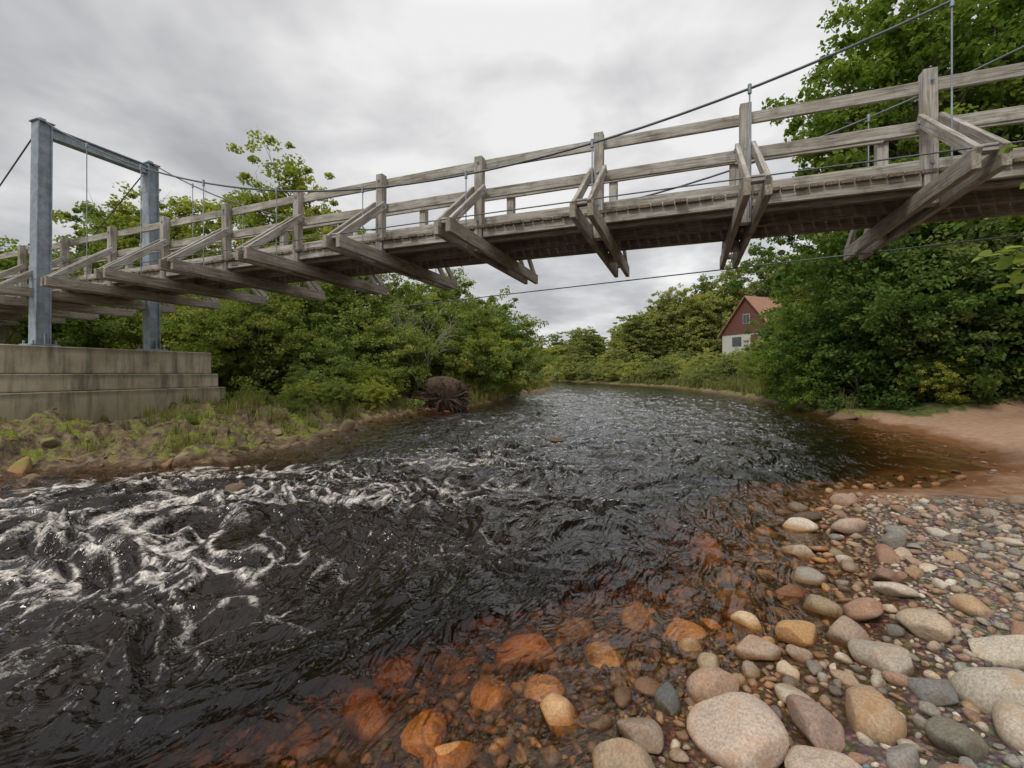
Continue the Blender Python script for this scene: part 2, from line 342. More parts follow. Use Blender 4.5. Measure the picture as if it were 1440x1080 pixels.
BIG=[(.89,1.83,.19,(.50,.41,.345),1),(1.12,1.60,.14,(.48,.40,.33),1),(.93,2.10,.115,(.38,.27,.20),1),(1.89,2.31,.14,(.38,.34,.28),1),(2.31,2.56,.13,(.46,.38,.29),1),
(3.14,4.23,.16,(.46,.35,.28),1),(1.75,4.08,.19,(.46,.30,.16),1),(2.13,2.02,.16,(.42,.39,.33),1),(2.02,1.76,.14,(.46,.41,.34),1),(2.5,2.30,.15,(.52,.48,.40),1),
(2.4,3.79,.13,(.42,.36,.29),1),(2.16,3.33,.12,(.31,.29,.26),1),(1.6,2.56,.13,(.46,.29,.14),1),(2.15,2.80,.13,(.36,.235,.175),1),(1.51,1.91,.13,(.38,.28,.18),1),
(1.25,1.86,.12,(.30,.22,.18),1),(2.8,4.45,.14,(.62,.58,.50),1),(.43,1.66,.13,(.36,.28,.20),1),(.52,1.86,.11,(.28,.22,.17),1),(3.8,5.2,.14,(.40,.30,.24),1),
(-.39,2.0,.12,(.74,.50,.25),0),(.08,2.63,.16,(.70,.46,.26),0),(.51,2.53,.15,(.74,.57,.35),0),(.17,2.22,.13,(.70,.49,.27),0),(1.04,2.77,.15,(.68,.53,.35),0),(-.69,2.22,.15,(.52,.32,.19),0),
(-.67,2.62,.13,(.52,.34,.20),0),(.84,3.0,.16,(.68,.54,.35),0),(-.1,2.25,.12,(.58,.38,.22),0),(-.25,1.86,.12,(.70,.47,.25),0),(1.3,2.42,.11,(.36,.28,.22),1),(1.55,3.2,.12,(.5,.35,.21),0),
(1.9,2.05,.1,(.20,.20,.19),1),(1.72,1.75,.12,(.20,.19,.155),1),(.7,2.05,.08,(.11,.12,.12),1)]
cell={}
def ok(x,y,r,k=.86):
    cx,cy=int(x//.45),int(y//.45)
    for i in (-1,0,1):
        for j in (-1,0,1):
            for (a,b,q) in cell.get((cx+i,cy+j),()):
                if (a-x)**2+(b-y)**2<(k*(r+q))**2: return False
    return True
def put(x,y,r): cell.setdefault((int(x//.45),int(y//.45)),[]).append((x,y,r))
for (x,y,r,c,dry) in BIG:
    z=float(terrain(np.array([x]),np.array([y]))[0]); put(x,y,r)
    A=Acc(); hgt=r*rs.uniform(.5,.7)
    v,f=stone_geo(4,r*1.08,r*rs.uniform(.74,.95),hgt,rs,6,.05,(.6,.9))
    zz=z+hgt*.4
    if not dry: zz=max(min(z+hgt*.6,-hgt-.03),-hgt-.16)
    A.add(v,f,c); obj('river_boulder',A.mesh('river_boulder',STONE),loc=(x,y,zz))
P=Acc()
def scatter(n,rlo,rhi,sub,xr,yr,cond,k=.86):
    xs=rs.uniform(*xr,n); ys=rs.uniform(*yr,n); z,sd_,side_,_=terrain(xs,ys,True); cnt=0
    for i in range(n):
        x,y=xs[i],ys[i]
        if abs(x)>1.25*y+1: continue
        if not cond(x,y,sd_[i],side_[i]): continue
        r=rlo+(rhi-rlo)*rs.rand()**2
        if not ok(x,y,r,k): continue
        put(x,y,r); hg=r*rs.uniform(.4,.8)
        s=sub if y<4 else max(1,sub-1)
        v,f=stone_geo(s,r*rs.uniform(1,1.35),r*rs.uniform(.62,1),hg,rs,rs.randint(3,10),.07,(.5,.85))
        c=np.array(PAL[rs.randint(len(PAL))])*rs.uniform(.75,1.15)
        if sd_[i]<0 : c=np.array([(.56,.39,.22),(.42,.27,.17),(.52,.42,.28),(.30,.24,.18),(.22,.17,.13)][rs.randint(5)])*rs.uniform(.5,1.1)
        zz=z[i]+hg*.35
        if sd_[i]<-.45: zz=min(zz,-hg*1.0-.015)
        P.add(v+np.array([x,y,zz]),f,c); cnt+=1
    return cnt
def edge(x,y,s,sd): return sd>.5 and s>-.5 and s<4 and y<5.15+.35*math.sin(x*2)
def under(x,y,s,sd): return sd>.5 and -2.6<s<0 and y<7.0
def all_(x,y,s,sd): return edge(x,y,s,sd) or under(x,y,s,sd)
scatter(90,.10,.135,3,(-1.5,8),(1.3,5.6),all_)
scatter(1300,.05,.09,3,(-2,8),(1.3,7),all_)
scatter(12000,.026,.052,2,(-1.5,8),(1.3,5.6),all_)
scatter(26000,.012,.028,2,(0.0,6.5),(1.3,5.5),edge)
scatter(260,.02,.06,2,(4,9),(5.2,12),lambda x,y,s,sd: sd>.5 and s>-.3 and s<3 and rs.rand()<.3)
obj('pebbles',P.mesh('pebbles',STONE))
Q=Acc(); n=4200
xs=rs.uniform(-13,-2,n); ys=rs.uniform(4.5,22,n); z,sd_,side_,nn_=terrain(xs,ys,True)
for i in range(n):
    if side_[i]>.5 or not(-.5<sd_[i]<3.4): continue
    if rs.rand()>(.7 if sd_[i]<.5 else .2): continue
    r=.03+(.30 if sd_[i]<.6 else .17)*rs.rand()**2.8
    if not ok(xs[i],ys[i],r,.5): continue
    put(xs[i],ys[i],r); v,f=stone_geo(3 if r>.08 else 2,r*rs.uniform(1.0,1.5),r*.95,r*.75,rs,11,.14,(.4,.78),tilt=.45)
    c=np.array([(.22,.16,.10),(.14,.105,.07),(.28,.215,.145),(.10,.08,.055),(.30,.18,.085)][rs.randint(5)])*rs.uniform(.7,1.15)
    Q.add(v+np.array([xs[i],ys[i],z[i]-.25*r]),f,c)
obj('bank_rocks',Q.mesh('bank_rocks',ROCK))
for (x,y,r) in [(.93,10.0,.24),(-.45,7.8,.16),(-3.6,6.0,.2),(-5.2,5.2,.22),(10.9,15.1,.45)]:
    A=Acc(); v,f=stone_geo(4,r*1.3,r*.9,r*.45,rs,8,.08,(.5,.8)); A.add(v,f,(.18,.135,.09)); obj('river_boulder',A.mesh('river_boulder',STONE),loc=(x,y,-.03))

# ------------------------------------------------------------------ trees
def tube(vs,fs,n0,pts,rad,sides):
    pts=np.array(pts,float); k=len(pts); a=np.arange(sides)*2*np.pi/sides; out=[]
    for i in range(k):
        t=pts[min(i+1,k-1)]-pts[max(i-1,0)]; t/=np.linalg.norm(t)+1e-9
        u=np.cross(t,[.3,.9,.2]); u/=np.linalg.norm(u)+1e-9; w=np.cross(t,u)
        out.append(pts[i]+rad[i]*(np.cos(a)[:,None]*u+np.sin(a)[:,None]*w))
    V=np.vstack(out); i=np.arange(k-1)[:,None]; j=np.arange(sides)[None,:]; j2=(j+1)%sides
    f=np.stack([i*sides+j,i*sides+j2,(i+1)*sides+j2,(i+1)*sides+j],-1).reshape(-1,4)+n0
    vs.append(V); fs.append(f); return n0+len(V)
def leaves(centres,rads,per,ll,rng,flat=.6):
    N=len(centres)*per
    c=np.repeat(centres,per,0); r=np.repeat(rads,per)
    g=rng.randn(N,3); g/=np.linalg.norm(g,axis=1)[:,None]; g*=(rng.rand(N)**.45)[:,None]*r[:,None]
    g[:,2]*=flat; p=c+g
    nrm=rng.randn(N,3)+np.array([0,0,.9])+.5*g/np.maximum(r,.1)[:,None]; nrm/=np.linalg.norm(nrm,axis=1)[:,None]
    t=np.cross(nrm,rng.randn(N,3)); t/=np.linalg.norm(t,axis=1)[:,None]; b=np.cross(nrm,t)
    L=(ll*rng.uniform(.65,1.25,N))[:,None]; W=L*.33
    v=np.stack([p-t*L*.5,p+b*W-t*L*.05,p+t*L*.5,p-b*W-t*L*.05],1).reshape(-1,3)
    f=np.arange(N*4).reshape(-1,4)
    c1=np.clip(np.repeat(rng.rand(len(centres)),per)*.65+rng.rand(N)*.35,0,1)
    c2=(rng.rand(N)<.16)*rng.rand(N)*.9+np.repeat((rng.rand(len(centres))<.2)*.6,per)
    col=np.stack([c1,np.clip(c2,0,1),0*c1],1)
    return v,f,np.repeat(col,4,0)
def make_tree(name,H,z0,Rr,ncl,per,ll,cr,seed,tr=.16,stems=1,leafm=LEAF_R,top=.75,flat=.6,inner=.35):
    rng=np.random.RandomState(seed); vs=[];fs=[];n0=0
    zc=(z0+H)/2; hz=(H-z0)/2
    dr=rng.randn(ncl,3); dr/=np.linalg.norm(dr,axis=1)[:,None]
    rr=inner+(1-inner)*rng.rand(ncl)**.55
    lobe=1+.28*np.sin(dr[:,0]*3.1+seed)+.22*np.sin(dr[:,1]*4.3+2*seed+dr[:,2]*3)
    c=dr*rr[:,None]*lobe[:,None]
    wz=np.clip(1-(1-top)*(c[:,2]*.5+.5),.2,1.3)
    C=np.stack([c[:,0]*Rr*wz,c[:,1]*Rr*wz,zc+np.clip(c[:,2],-1.05,1.12)*hz],1)
    st=[]
    for s in range(stems):
        a=rng.rand()*6.28; off=0 if stems==1 else Rr*.3
        k=9; zz=np.linspace(-.4,H*.86,k); w=np.cumsum(rng.randn(k,2)*.02*H/ k*2,0)
        px=off*np.cos(a)*(zz/H).clip(0)**.8+w[:,0]; py=off*np.sin(a)*(zz/H).clip(0)**.8+w[:,1]
        pts=np.stack([px+ (0 if stems==1 else .15*np.cos(a)),py+(0 if stems==1 else .15*np.sin(a)),zz],1); st.append(pts)
        n0=tube(vs,fs,n0,pts,tr*np.linspace(1.15,.12,k)/(1 if stems==1 else 1.4),7)
    for i in range(ncl):
        S=st[rng.randint(stems)]
        zt_=C[i,2]-rng.uniform(.12,.3)*H*.6-.3*np.hypot(C[i,0],C[i,1])*.5; zt_=np.clip(zt_,H*.08,H*.8)
        b0=np.array([np.interp(zt_,S[:,2],S[:,0]),np.interp(zt_,S[:,2],S[:,1]),zt_])
        e=C[i]; mid=(b0+e)/2+rng.randn(3)*.06*np.linalg.norm(e-b0)+np.array([0,0,.05*Rr])
        br=tr*.28*rng.uniform(.5,1)
        n0=tube(vs,fs,n0,[b0,mid,e],[br,br*.6,br*.15],4)
        for q in range(2):
            e2=e+rng.randn(3)*cr*.6; n0=tube(vs,fs,n0,[mid*.4+e*.6,(e+e2)/2+rng.randn(3)*.05,e2],[br*.35,br*.22,br*.08],3)
    wv=np.vstack(vs); wf=np.vstack(fs)
    sub=6; C2=np.repeat(C,sub,0)+rng.randn(ncl*sub,3)*cr*np.array([.65,.65,.5]); rd=cr*rng.uniform(.2,.62,ncl*sub)
    lv,lf,lc=leaves(C2,rd,max(1,per//sub),ll,rng,flat)
    V=np.vstack([wv,lv]); F=np.vstack([wf,lf+len(wv)])
    col=np.vstack([np.zeros((len(wv),3)),lc])
    return mk_mesh(name,V,F.ravel(),[4]*len(F),[BARK,leafm],mi=[0]*len(wf)+[1]*len(lf),smooth=np.array([True]*len(wf)+[False]*len(lf)),attrs={'col':col})
TA=[make_tree('alder_a',16,2.0,4.6,140,430,.20,1.1,3,.2,2,LEAF_R,.7),make_tree('alder_b',14,1.2,4.4,140,430,.19,1.05,8,.18,2,LEAF_R,.75)]
TS=[make_tree('shrub_a',4.6,.1,2.6,75,430,.135,.78,21,.07,4,LEAF_R,.8),make_tree('shrub_b',5.2,.1,2.9,80,420,.135,.84,22,.07,4,LEAF_B,.75),make_tree('shrub_c',3.6,0,2.3,65,380,.11,.66,23,.05,5,LEAF_L,.85)]
TC=[make_tree('birch_a',11.5,3.0,3.3,100,400,.165,.85,31,.13,2,LEAF_L,.75),make_tree('birch_b',9.5,2.0,3.1,90,380,.165,.85,32,.13,2,LEAF_L,.7)]
TD=[make_tree('far_a',10,.6,3.2,80,240,.26,.95,41,.15,1,LEAF_D,.6),make_tree('far_b',9,.5,3.0,80,240,.26,.9,42,.15,1,LEAF_D,.5),make_tree('far_c',4,0,3.0,60,210,.20,.8,43,.08,3,LEAF_D,.8)]
rt=random.Random(9)
def tz(x,y): return float(terrain(np.array([float(x)]),np.array([float(y)]))[0])
def plant(name,me,x,y,s=1.,sz=None,parent=None,rz=None,dz=0):
    sz=sz or s
    return obj(name,me,parent,(x,y,tz(x,y)-.05+dz),(0,0,rt.uniform(0,6.28) if rz is None else rz),(s,s,sz))
# right bank
plant('alder_tree',TA[0],15.4,17.5,1.05,1.12); plant('alder_tree',TA[1],20.5,16.5,1.05,1.15); plant('alder_tree',TA[1],17.6,22.5,.85,.85)
plant('alder_tree',TA[0],23.5,22,1.05,1.05); plant('alder_tree',TA[1],18.6,11.6,.85,.95)
for i,(x,y,s,k) in enumerate([(13.0,16.6,1.0,0),(14.3,14.9,1.05,0),(15.8,14.2,1.1,1),(17.3,13.4,1.0,0),(14.6,19.4,1.1,0),(17.2,22.3,1.1,1),(17.6,26,1.15,0),(15.0,24.5,.6,1),(17.3,30,.65,2),(18.8,34.5,.7,2),(15.8,17,1.5,0),(19,16.5,1.6,0),(17.8,19.5,1.5,1),(20.5,13.5,1.4,1),(16.4,11.9,.85,0),(17.5,10.3,.9,1),(12.4,18.6,.7,0),(13.4,21.5,.7,0),(20.3,30,1.2,1),(23.2,33,1.3,0),(21.7,37,.9,1),(13.6,14.6,.45,2)]):
    plant('alder_shrub',TS[k],x,y,s)
# left bank
plant('birch_tree',TC[0],-10.6,22,1.0,.96); plant('birch_tree',TC[1],-16.2,22,1.0,.95); plant('birch_tree',TC[1],-18.5,21,.9,.83); plant('birch_tree',TC[0],-13.2,25,.85,.74)
plant('birch_tree',TC[1],-8.3,23,.85,.74); plant('birch_tree',TC[1],-4.6,27.5,.85,.74); plant('birch_tree',TC[1],-2.2,30,.8,.64)
for (x,y,s,k) in [(-9.4,16.6,.85,1),(-7.6,17.5,.85,2),(-10.5,18.5,1.05,0),(-12.6,17.5,.95,2),(-14.6,17.5,.9,1),(-17,17.5,.9,0),(-8.6,20.2,1.1,1),(-6.3,20.0,1.0,2),(-5.6,22.6,1.15,1),(-3.6,22.6,1.05,2),(-4.2,25.5,1.2,1),(-2.0,25.8,1.1,2),(-1.5,28.6,1.1,1),(-.9,32,1.1,0),(-5.6,17.6,.55,2),(-13,21,1.2,0),(-16.5,20,1.2,1),(-20,18,1.1,0),(-3,34,1.2,0),(-10.8,15.9,.55,2),(-24,24,1.4,0),(-7.0,15.6,.4,2),(-5.2,20.4,.75,1)]:
    plant('willow_shrub' if k else 'alder_shrub',TS[k],x,y,s)
for (x,y,s) in [(-6.2,13.2,.22),(-7.1,12.4,.18),(-5.6,14.6,.26),(-8.0,13.9,.25),(-4.9,16.2,.28),(-6.6,14.6,.24),(-5.5,11.6,.14),(-7.4,10.4,.12)]: plant('fern_clump',TS[2],x,y,s,s*1.0)
dist=empty('distant_trees')
def far(x,y,me,s,sz): plant('tree',me,x,y,s,sz,parent=dist)
for i in range(46):
    y=rt.uniform(66,105); x=rt.uniform(2,62)*y/85
    if sdist(np.array([x]),np.array([y]))[0][0]<2.5: continue
    far(x,y,TD[rt.randint(0,1)],rt.uniform(.9,1.3),rt.uniform(.6,.9)+.4*sm(x/y,.12,.4))
for i in range(24):
    y=rt.uniform(42,66); x=rt.uniform(.62,.95)*y
    if 20<x<36 and 42<y<60: continue
    far(x,y,TD[rt.randint(0,1)],rt.uniform(.9,1.25),rt.uniform(.6,.95))
for (x,y,s) in [(31,64,1.3),(28,66,1.2),(34.5,61,1.35),(25,68,1.1),(22,70,1.05),(18,74,1.0),(37,57,1.2),(39,60,1.3)]: far(x,y,TD[rt.randint(0,1)],s*.95,s)
for i in range(30):
    y=rt.uniform(120,260); x=rt.uniform(-.6,1.0)*y
    far(x,y,TD[rt.randint(0,1)],rt.uniform(1.3,2.),rt.uniform(.9,1.4))
for i in range(10): 
    far(rt.uniform(-30,-6),rt.uniform(38,90),TD[rt.randint(0,1)],1.,.6)
sh=empty('riverside_bushes')
for (x,y,s) in [(14.5,66,.8),(16.5,60,.75),(18.5,55,.7),(20,50,.6),(18.8,46,.5),(17.8,41,.5),(20.5,57,.7),(20,42,.6),(22,46,.6),(13,72,.9),(11,80,1.),(9,88,1.),(18,66,1.),(16,74,1.1),(23,62,.9),(5,118,1.6),(1.5,64,1.),(2,54,.8),(0,46,.9),(1,42,.6),(0,60,1.2),(12,84,1.1),(2.2,58,.7),(0,74,1.2),(-4,84,1.2),(24,44,.8),(26.5,45,.8),(22,41,.65),(29,46,.95),(21.5,50,.8),(23,46.5,.75)]:
    plant('bush',TD[2],x,y,s,s*.9,parent=sh)
# hazel sapling leaning over the pebble bank
rng=np.random.RandomState(61); vs=[];fs=[];n0=0
root0=np.array([4.1,2.9,.3]); tips=[(3.2,2.75,2.35),(2.70,2.5,2.22),(2.82,2.45,2.02),(2.9,2.6,2.12),(3.6,3.2,3.0),(4.2,3.0,3.0),(4.3,2.4,2.5)]
n0=tube(vs,fs,n0,[root0,[4.0,2.9,1.2],[3.9,2.85,2.0],[3.9,2.85,2.8]],[.03,.025,.018,.006],6); tw=[]
for tp in tips:
    b0=np.array([3.95,2.87,1.5]); tp=np.array(tp); mid=(b0+tp)/2+np.array([0,0,.12]); n0=tube(vs,fs,n0,[b0,mid,tp],[.012,.008,.003],5)
    for u in np.linspace(.45,1,8): tw.append(mid*(1-u)+tp*u+rng.randn(3)*.05)
wv=np.vstack(vs); wf=np.vstack(fs); lv=[];lf=[];k0=len(wv)
for c in tw:
    for q in range(3):
        t=rng.randn(3)*[1,1,.4]; t/=np.linalg.norm(t); nrm=rng.randn(3)*.5+[0,0,1]; b=np.cross(nrm,t); b/=np.linalg.norm(b); up=np.cross(t,b); L=rng.uniform(.06,.10)
        pr=[(0,0),(.25,.32),(.6,.36),(.85,.2),(1,0)]
        pl=[c+t*L*u-up*L*.12*u*u for u,_ in pr]
        vv=[pl[0]]+[pl[i]+b*L*pr[i][1]+up*L*.08 for i in (1,2,3)]+[pl[4]]+[pl[i]-b*L*pr[i][1]+up*L*.08 for i in (3,2,1)]+[pl[1],pl[2],pl[3]]
        lv+=vv; o_=k0; lf+=[(o_,o_+1,o_+8,o_),(o_+1,o_+2,o_+9,o_+8),(o_+2,o_+3,o_+10,o_+9),(o_+3,o_+4,o_+10,o_+3),(o_,o_+8,o_+7,o_),(o_+8,o_+9,o_+6,o_+7),(o_+9,o_+10,o_+5,o_+6),(o_+10,o_+4,o_+5,o_+10)]; k0+=11
lf=[tuple(dict.fromkeys(q)) for q in lf]; tot=[4]*len(wf)+[len(q) for q in lf]
loops=np.concatenate([wf.ravel(),np.concatenate([np.array(q) for q in lf])])
V=np.vstack([wv,np.array(lv)]); cl_=np.zeros((len(V),3)); cl_[len(wv):,0]=np.repeat(rng.rand(len(lv)//11),11)*.6+.1
obj('hazel_sapling',mk_mesh('hazel_sapling',V,loops,tot,[BARK,LEAF_L],mi=[0]*len(wf)+[1]*len(lf),smooth=True,attrs={'col':cl_}))

# ------------------------------------------------------------------ grass
def grass(name,n,xr,yr,cond,hl,hh,w,seed,bend=.5):
    rng=np.random.RandomState(seed); xs=rng.uniform(*xr,n); ys=rng.uniform(*yr,n)
    z,sd_,si,nn_=terrain(xs,ys,True); k=cond(xs,ys,sd_,si,nn_); xs,ys,z=xs[k],ys[k],z[k]; n=len(xs)
    per=16; N=n*per
    b=np.stack([np.repeat(xs,per)+rng.randn(N)*.07,np.repeat(ys,per)+rng.randn(N)*.07,np.repeat(z,per)-.02],1)
    H=np.repeat(rng.uniform(hl,hh,n),per)*rng.uniform(.5,1.1,N); a=rng.rand(N)*6.28; d=np.stack([np.cos(a),np.sin(a),0*a],1); s=np.stack([-np.sin(a),np.cos(a),0*a],1)
    W=(w*rng.uniform(.6,1.2,N))[:,None]; bd=(bend*rng.rand(N)*H)[:,None]; up=np.array([0,0,1.])
    m1=b+up*(H*.6)[:,None]+d*bd*.35; tp=b+up*(H*.92)[:,None]+d*bd
    v=np.stack([b-s*W,b+s*W,m1+s*W*.7,m1-s*W*.7,tp],1).reshape(-1,3); i=np.arange(N)*5
    q=np.stack([i,i+1,i+2,i+3],1); t=np.stack([i+3,i+2,i+4],1)
    c=np.repeat(np.stack([rng.rand(N),(rng.rand(N)<.3)*rng.rand(N),0*a],1),5,0)
    me=mk_mesh(name,v,np.concatenate([q.ravel(),t.ravel()]),[4]*N+[3]*N,[GRASS],smooth=False,attrs={'col':c}); obj(name,me)
pier_clear=lambda x,y: ~((((x+10.6)*.934-(y-11.65)*.358)>-1.6)&(((x+10.6)*.934-(y-11.65)*.358)<.75)&(np.abs((x+10.6)*.358+(y-11.65)*.934)<3.3))
grass('bank_grass',9500,(-14,-2),(6.5,24),lambda x,y,s,sd,n:(sd<.5)&(s>.4)&pier_clear(x,y)&(fbm(x*.9,y*.9,3,1)+.10*np.minimum(s,3)-.42+.5*(y>10.5)*(x>-8.8)>.3),.06,.40,.009,1,.9)
grass('far_bank_grass',5000,(8,30),(13.5,60),lambda x,y,s,sd,n:(sd>.5)&(s>.3)&(s<6)&(x<.75*y),.4,1.0,.03,2)
grass('left_upstream_grass',2500,(-6,4),(20,60),lambda x,y,s,sd,n:(sd<.5)&(s>.15)&(s<2.5),.3,.8,.025,3)

# ------------------------------------------------------------------ bridge
dv=np.array([.934,-.358,0.]); dv/=np.linalg.norm(dv); nv=np.array([-dv[1],dv[0],0.]); O=np.array([-10.82,11.07,0.])
def zc(t): return -.0006*(t-12)**2
def BP(t,s,z): return O+dv*t+nv*s+np.array([0,0,z+zc(t)])
class Boxes:
    def __init__(s): s.v=[];s.f=[];s.g=[];s.n=0
    def box(s,c,ax,h,taper=1.):
        ax=[np.array(a,float)/np.linalg.norm(a) for a in ax]; sg=[(-1,-1,-1),(1,-1,-1),(1,1,-1),(-1,1,-1),(-1,-1,1),(1,-1,1),(1,1,1),(-1,1,1)]
        off=R.rand(3)*40
        for q in sg:
            k=taper if q[0]>0 else 1
            s.v.append(np.array(c)+ax[0]*h[0]*q[0]+ax[1]*h[1]*q[1]*k+ax[2]*h[2]*q[2]*k); s.g.append(np.array([h[0]*q[0],h[1]*q[1],h[2]*q[2]])+off)
        for f in [(0,3,2,1),(4,5,6,7),(0,1,5,4),(1,2,6,5),(2,3,7,6),(3,0,4,7)]: s.f.append([i+s.n for i in f])
        s.n+=8
    def beam(s,p0,p1,w,h,side=None,taper=1.):
        p0=np.array(p0);p1=np.array(p1); a=p1-p0; L=np.linalg.norm(a); a=a/L
        side=nv if side is None else side
        up=np.cross(a,side); up/=np.linalg.norm(up); sd_=np.cross(up,a)
        s.box((p0+p1)/2,[a,sd_,up],[L/2,w/2,h/2],taper)
    def make(s,name,mat,parent,bev=.006):
        me=mk_mesh(name,np.array(s.v),np.array(s.f).ravel(),[4]*len(s.f),[mat],smooth=False,attrs={'grain':np.array(s.g)})
        o=obj(name,me,parent)
        if bev:
            b=o.modifiers.new('bev','BEVEL'); b.width=bev; b.segments=1; b.limit_method='NONE'
        return o
def jit(a=.004): return R.randn()*a
bridge=empty('suspension_footbridge')
SP=1.86; T=[1.74+SP*k for k in range(-6,11)]; Wd=1.38
deck=Boxes(); t=T[0]-.3
while t<T[-1]+.4:
    w=.135; deck.box(BP(t,Wd/2+jit(.012),3.765+jit(.003)),[nv,dv,(0,0,1)],[Wd/2+.07+abs(jit(.018)),w/2,.022]); t+=w+.018
deck.make('deck_planks',WOOD_SHADE,bridge,.004)
st=Boxes(); kerb=Boxes(); rails=Boxes(); post=Boxes(); tran=Boxes(); rak=Boxes(); bolts=Boxes()
for k in range(len(T)-1):
    a,b=T[k],T[k+1]
    for s in (.0,Wd):
        sg=-1 if s==0 else 1
        kerb.beam(BP(a+.003,s-sg*.10,3.865),BP(b-.003,s-sg*.10,3.865+jit()),.07,.14)
        rails.beam(BP(a+.002,s-sg*.092,4.785+jit(.006)),BP(b-.002,s-sg*.092,4.785+jit(.006)),.045,.145)
        rails.beam(BP(a+.002,s-sg*.092,4.33+jit(.008)),BP(b-.002,s-sg*.092,4.33+jit(.008)),.045,.145)
    for s in (.11,Wd/2,Wd-.11): st.beam(BP(a+.003,s,3.645),BP(b-.003,s,3.645),.085,.19)
    for s in (-.005,Wd+.005): kerb.beam(BP(a+.075,s,3.70),BP(b-.075,s,3.70),.05,.17)
for k,t in enumerate(T):
    for s in (0,Wd):
        sg=-1 if s==0 else 1
        post.beam(BP(t,s,3.40),BP(t+jit(.008),s+jit(.01),4.90+jit(.015)),.13,.13,side=dv)
        for zz in (4.33,4.785,3.865): bolts.beam(BP(t,s+sg*.066,zz),BP(t,s+sg*.083,zz),.035,.035,side=dv)
        if t>17.5: continue
        for e in (-.093,.093):
            rak.beam(BP(t+e,s+sg*1.12,3.50),BP(t+e,s-sg*.0,4.38+jit(.01)),.05,.12,side=dv)
            for q in (.08,.93):
                c=BP(t+e*1.27,s+sg*1.12*(1-q),3.5+.88*q); bolts.beam(c,c+dv*(.018 if e>0 else -.018),.035,.035,side=nv)
        rak.beam(BP(t-.1,s+sg*1.03,3.56),BP(t+.1,s+sg*1.03,3.56),.10,.07,side=nv)
    if t>17.5: continue
    for e in (-.105,.105):
        tran.beam(BP(t+e*1.0,-1.14+jit(.03),3.455),BP(t+e*1.0,Wd+1.14+jit(.03),3.455),.07,.19,side=dv)
st.make('deck_beams',WOOD_SHADE,bridge); kerb.make('kerb_boards',WOOD,bridge); rails.make('handrails',WOOD,bridge); post.make('posts',WOOD,bridge); rak.make('raking_struts',WOOD,bridge); tran.make('transoms',WOODM,bridge); bolts.make('bolts',STEEL,bridge,.003)
def cable_obj(name,runs,parent,mat,sides=6):
    vs=[];fs=[];n0=0
    for pts,r in runs: n0=tube(vs,fs,n0,pts,[r]*len(pts),sides)
    F=np.vstack(fs); me=mk_mesh(name,np.vstack(vs),F.ravel(),[4]*len(F),[mat],smooth=True); return obj(name,me,parent)
cc=Wd/2; hw=1.15; TL=0.0; TR=21.4
def cz(t): return 4.42+.0262*(t-10.7)**2
runs=[]; rods=[]
for s in (cc-hw,cc+hw):
    runs.append(([O+dv*t+nv*s+np.array([0,0,cz(t)]) for t in np.linspace(TL,TR,50)],.016))
    runs.append(([O+dv*0+nv*s+np.array([0,0,7.34]),O+dv*-10.5+nv*s+np.array([0,0,.7])],.016))
    runs.append(([O+dv*TR+nv*s+np.array([0,0,7.34]),O+dv*(TR+10)+nv*s+np.array([0,0,.9])],.016))
    for t in T:
        if -.1<t<21.3: rods.append(([O+dv*t+nv*s+np.array([0,0,cz(t)+.03]),BP(t,s,3.34)],.009)); 
    for t in T:
        if .3<t<21: rods.append(([O+dv*t+nv*s+np.array([0,0,cz(t)-.06]),O+dv*t+nv*s+np.array([0,0,cz(t)+.05])],.022))
runs.append(([BP(t,-1.08,3.57) for t in np.linspace(-2,22,30)],.008))
runs.append(([O+dv*t+nv*(Wd+1.9-.16*(t-8))+np.array([0,0,3.22+.012*(t-8)]) for t in np.linspace(7,22,24)],.011))
cable_obj('main_cables',runs,bridge,CABLE); cable_obj('hanger_rods',rods,bridge,STEEL)
def tower(t0,ztop,zbot,name):
    B=Boxes()
    for s in (cc-hw,cc+hw):
        sg=-1 if s<cc else 1
        b=O+dv*t0+nv*(s+sg*.04)+np.array([0,0,zbot]); tp=O+dv*t0+nv*s+np.array([0,0,ztop])
        for e in (-.13,.13): B.beam(b+nv*e,tp+nv*e*.9,.30,.028,side=dv)
        B.beam(b,tp,.20,.24,side=dv)
        B.beam(b-np.array([0,0,.0]),b+np.array([0,0,.035]),.52,.52,side=dv)
        for e in (-.2,.2):
            for g in (-.2,.2): B.beam(b+dv*e+nv*g+np.array([0,0,.035]),b+dv*e+nv*g+np.array([0,0,.12]),.035,.035,side=dv)
        for e in (-1,1):
            B.beam(b+dv*e*.15+np.array([0,0,.035]),b+dv*e*.15+np.array([0,0,.30]),.02,.14,side=nv)
        B.beam(tp,tp+np.array([0,0,.025]),.34,.34,side=dv)
        B.beam(tp+np.array([0,0,.025]),tp+np.array([0,0,.12]),.06,.12,side=dv)
    a=O+dv*t0+nv*(cc-hw+.15)+np.array([0,0,ztop-.17]); c=O+dv*t0+nv*(cc+hw-.15)+np.array([0,0,ztop-.17])
    for e in (-.11,.11): B.beam(a+np.array([0,0,e]),c+np.array([0,0,e]),.22,.03,side=dv)
    B.beam(a,c,.12,.19,side=dv)
    return B.make(name,STEEL,bridge,.004)
tower(0,7.34,2.14,'steel_tower'); tower(TR,7.34,2.0,'steel_tower_east')
def pier(t0,name,mirror=1):
    B=Boxes(); ctr=O+dv*t0+nv*(cc-.05)
    for (zl,zh,ex) in [(1.49,2.13,0),(1.08,1.487,.13),(-.2,1.077,.27)]:
        B.box(ctr+np.array([0,0,(zl+zh)/2])-dv*mirror*.45,[nv,dv,(0,0,1)],[2.68+ex,.85+ex,(zh-zl)/2])
    o=B.make(name,CONC,bridge,.02); return o
pier(0,'concrete_pier'); pier(TR,'concrete_pier_east',-1)
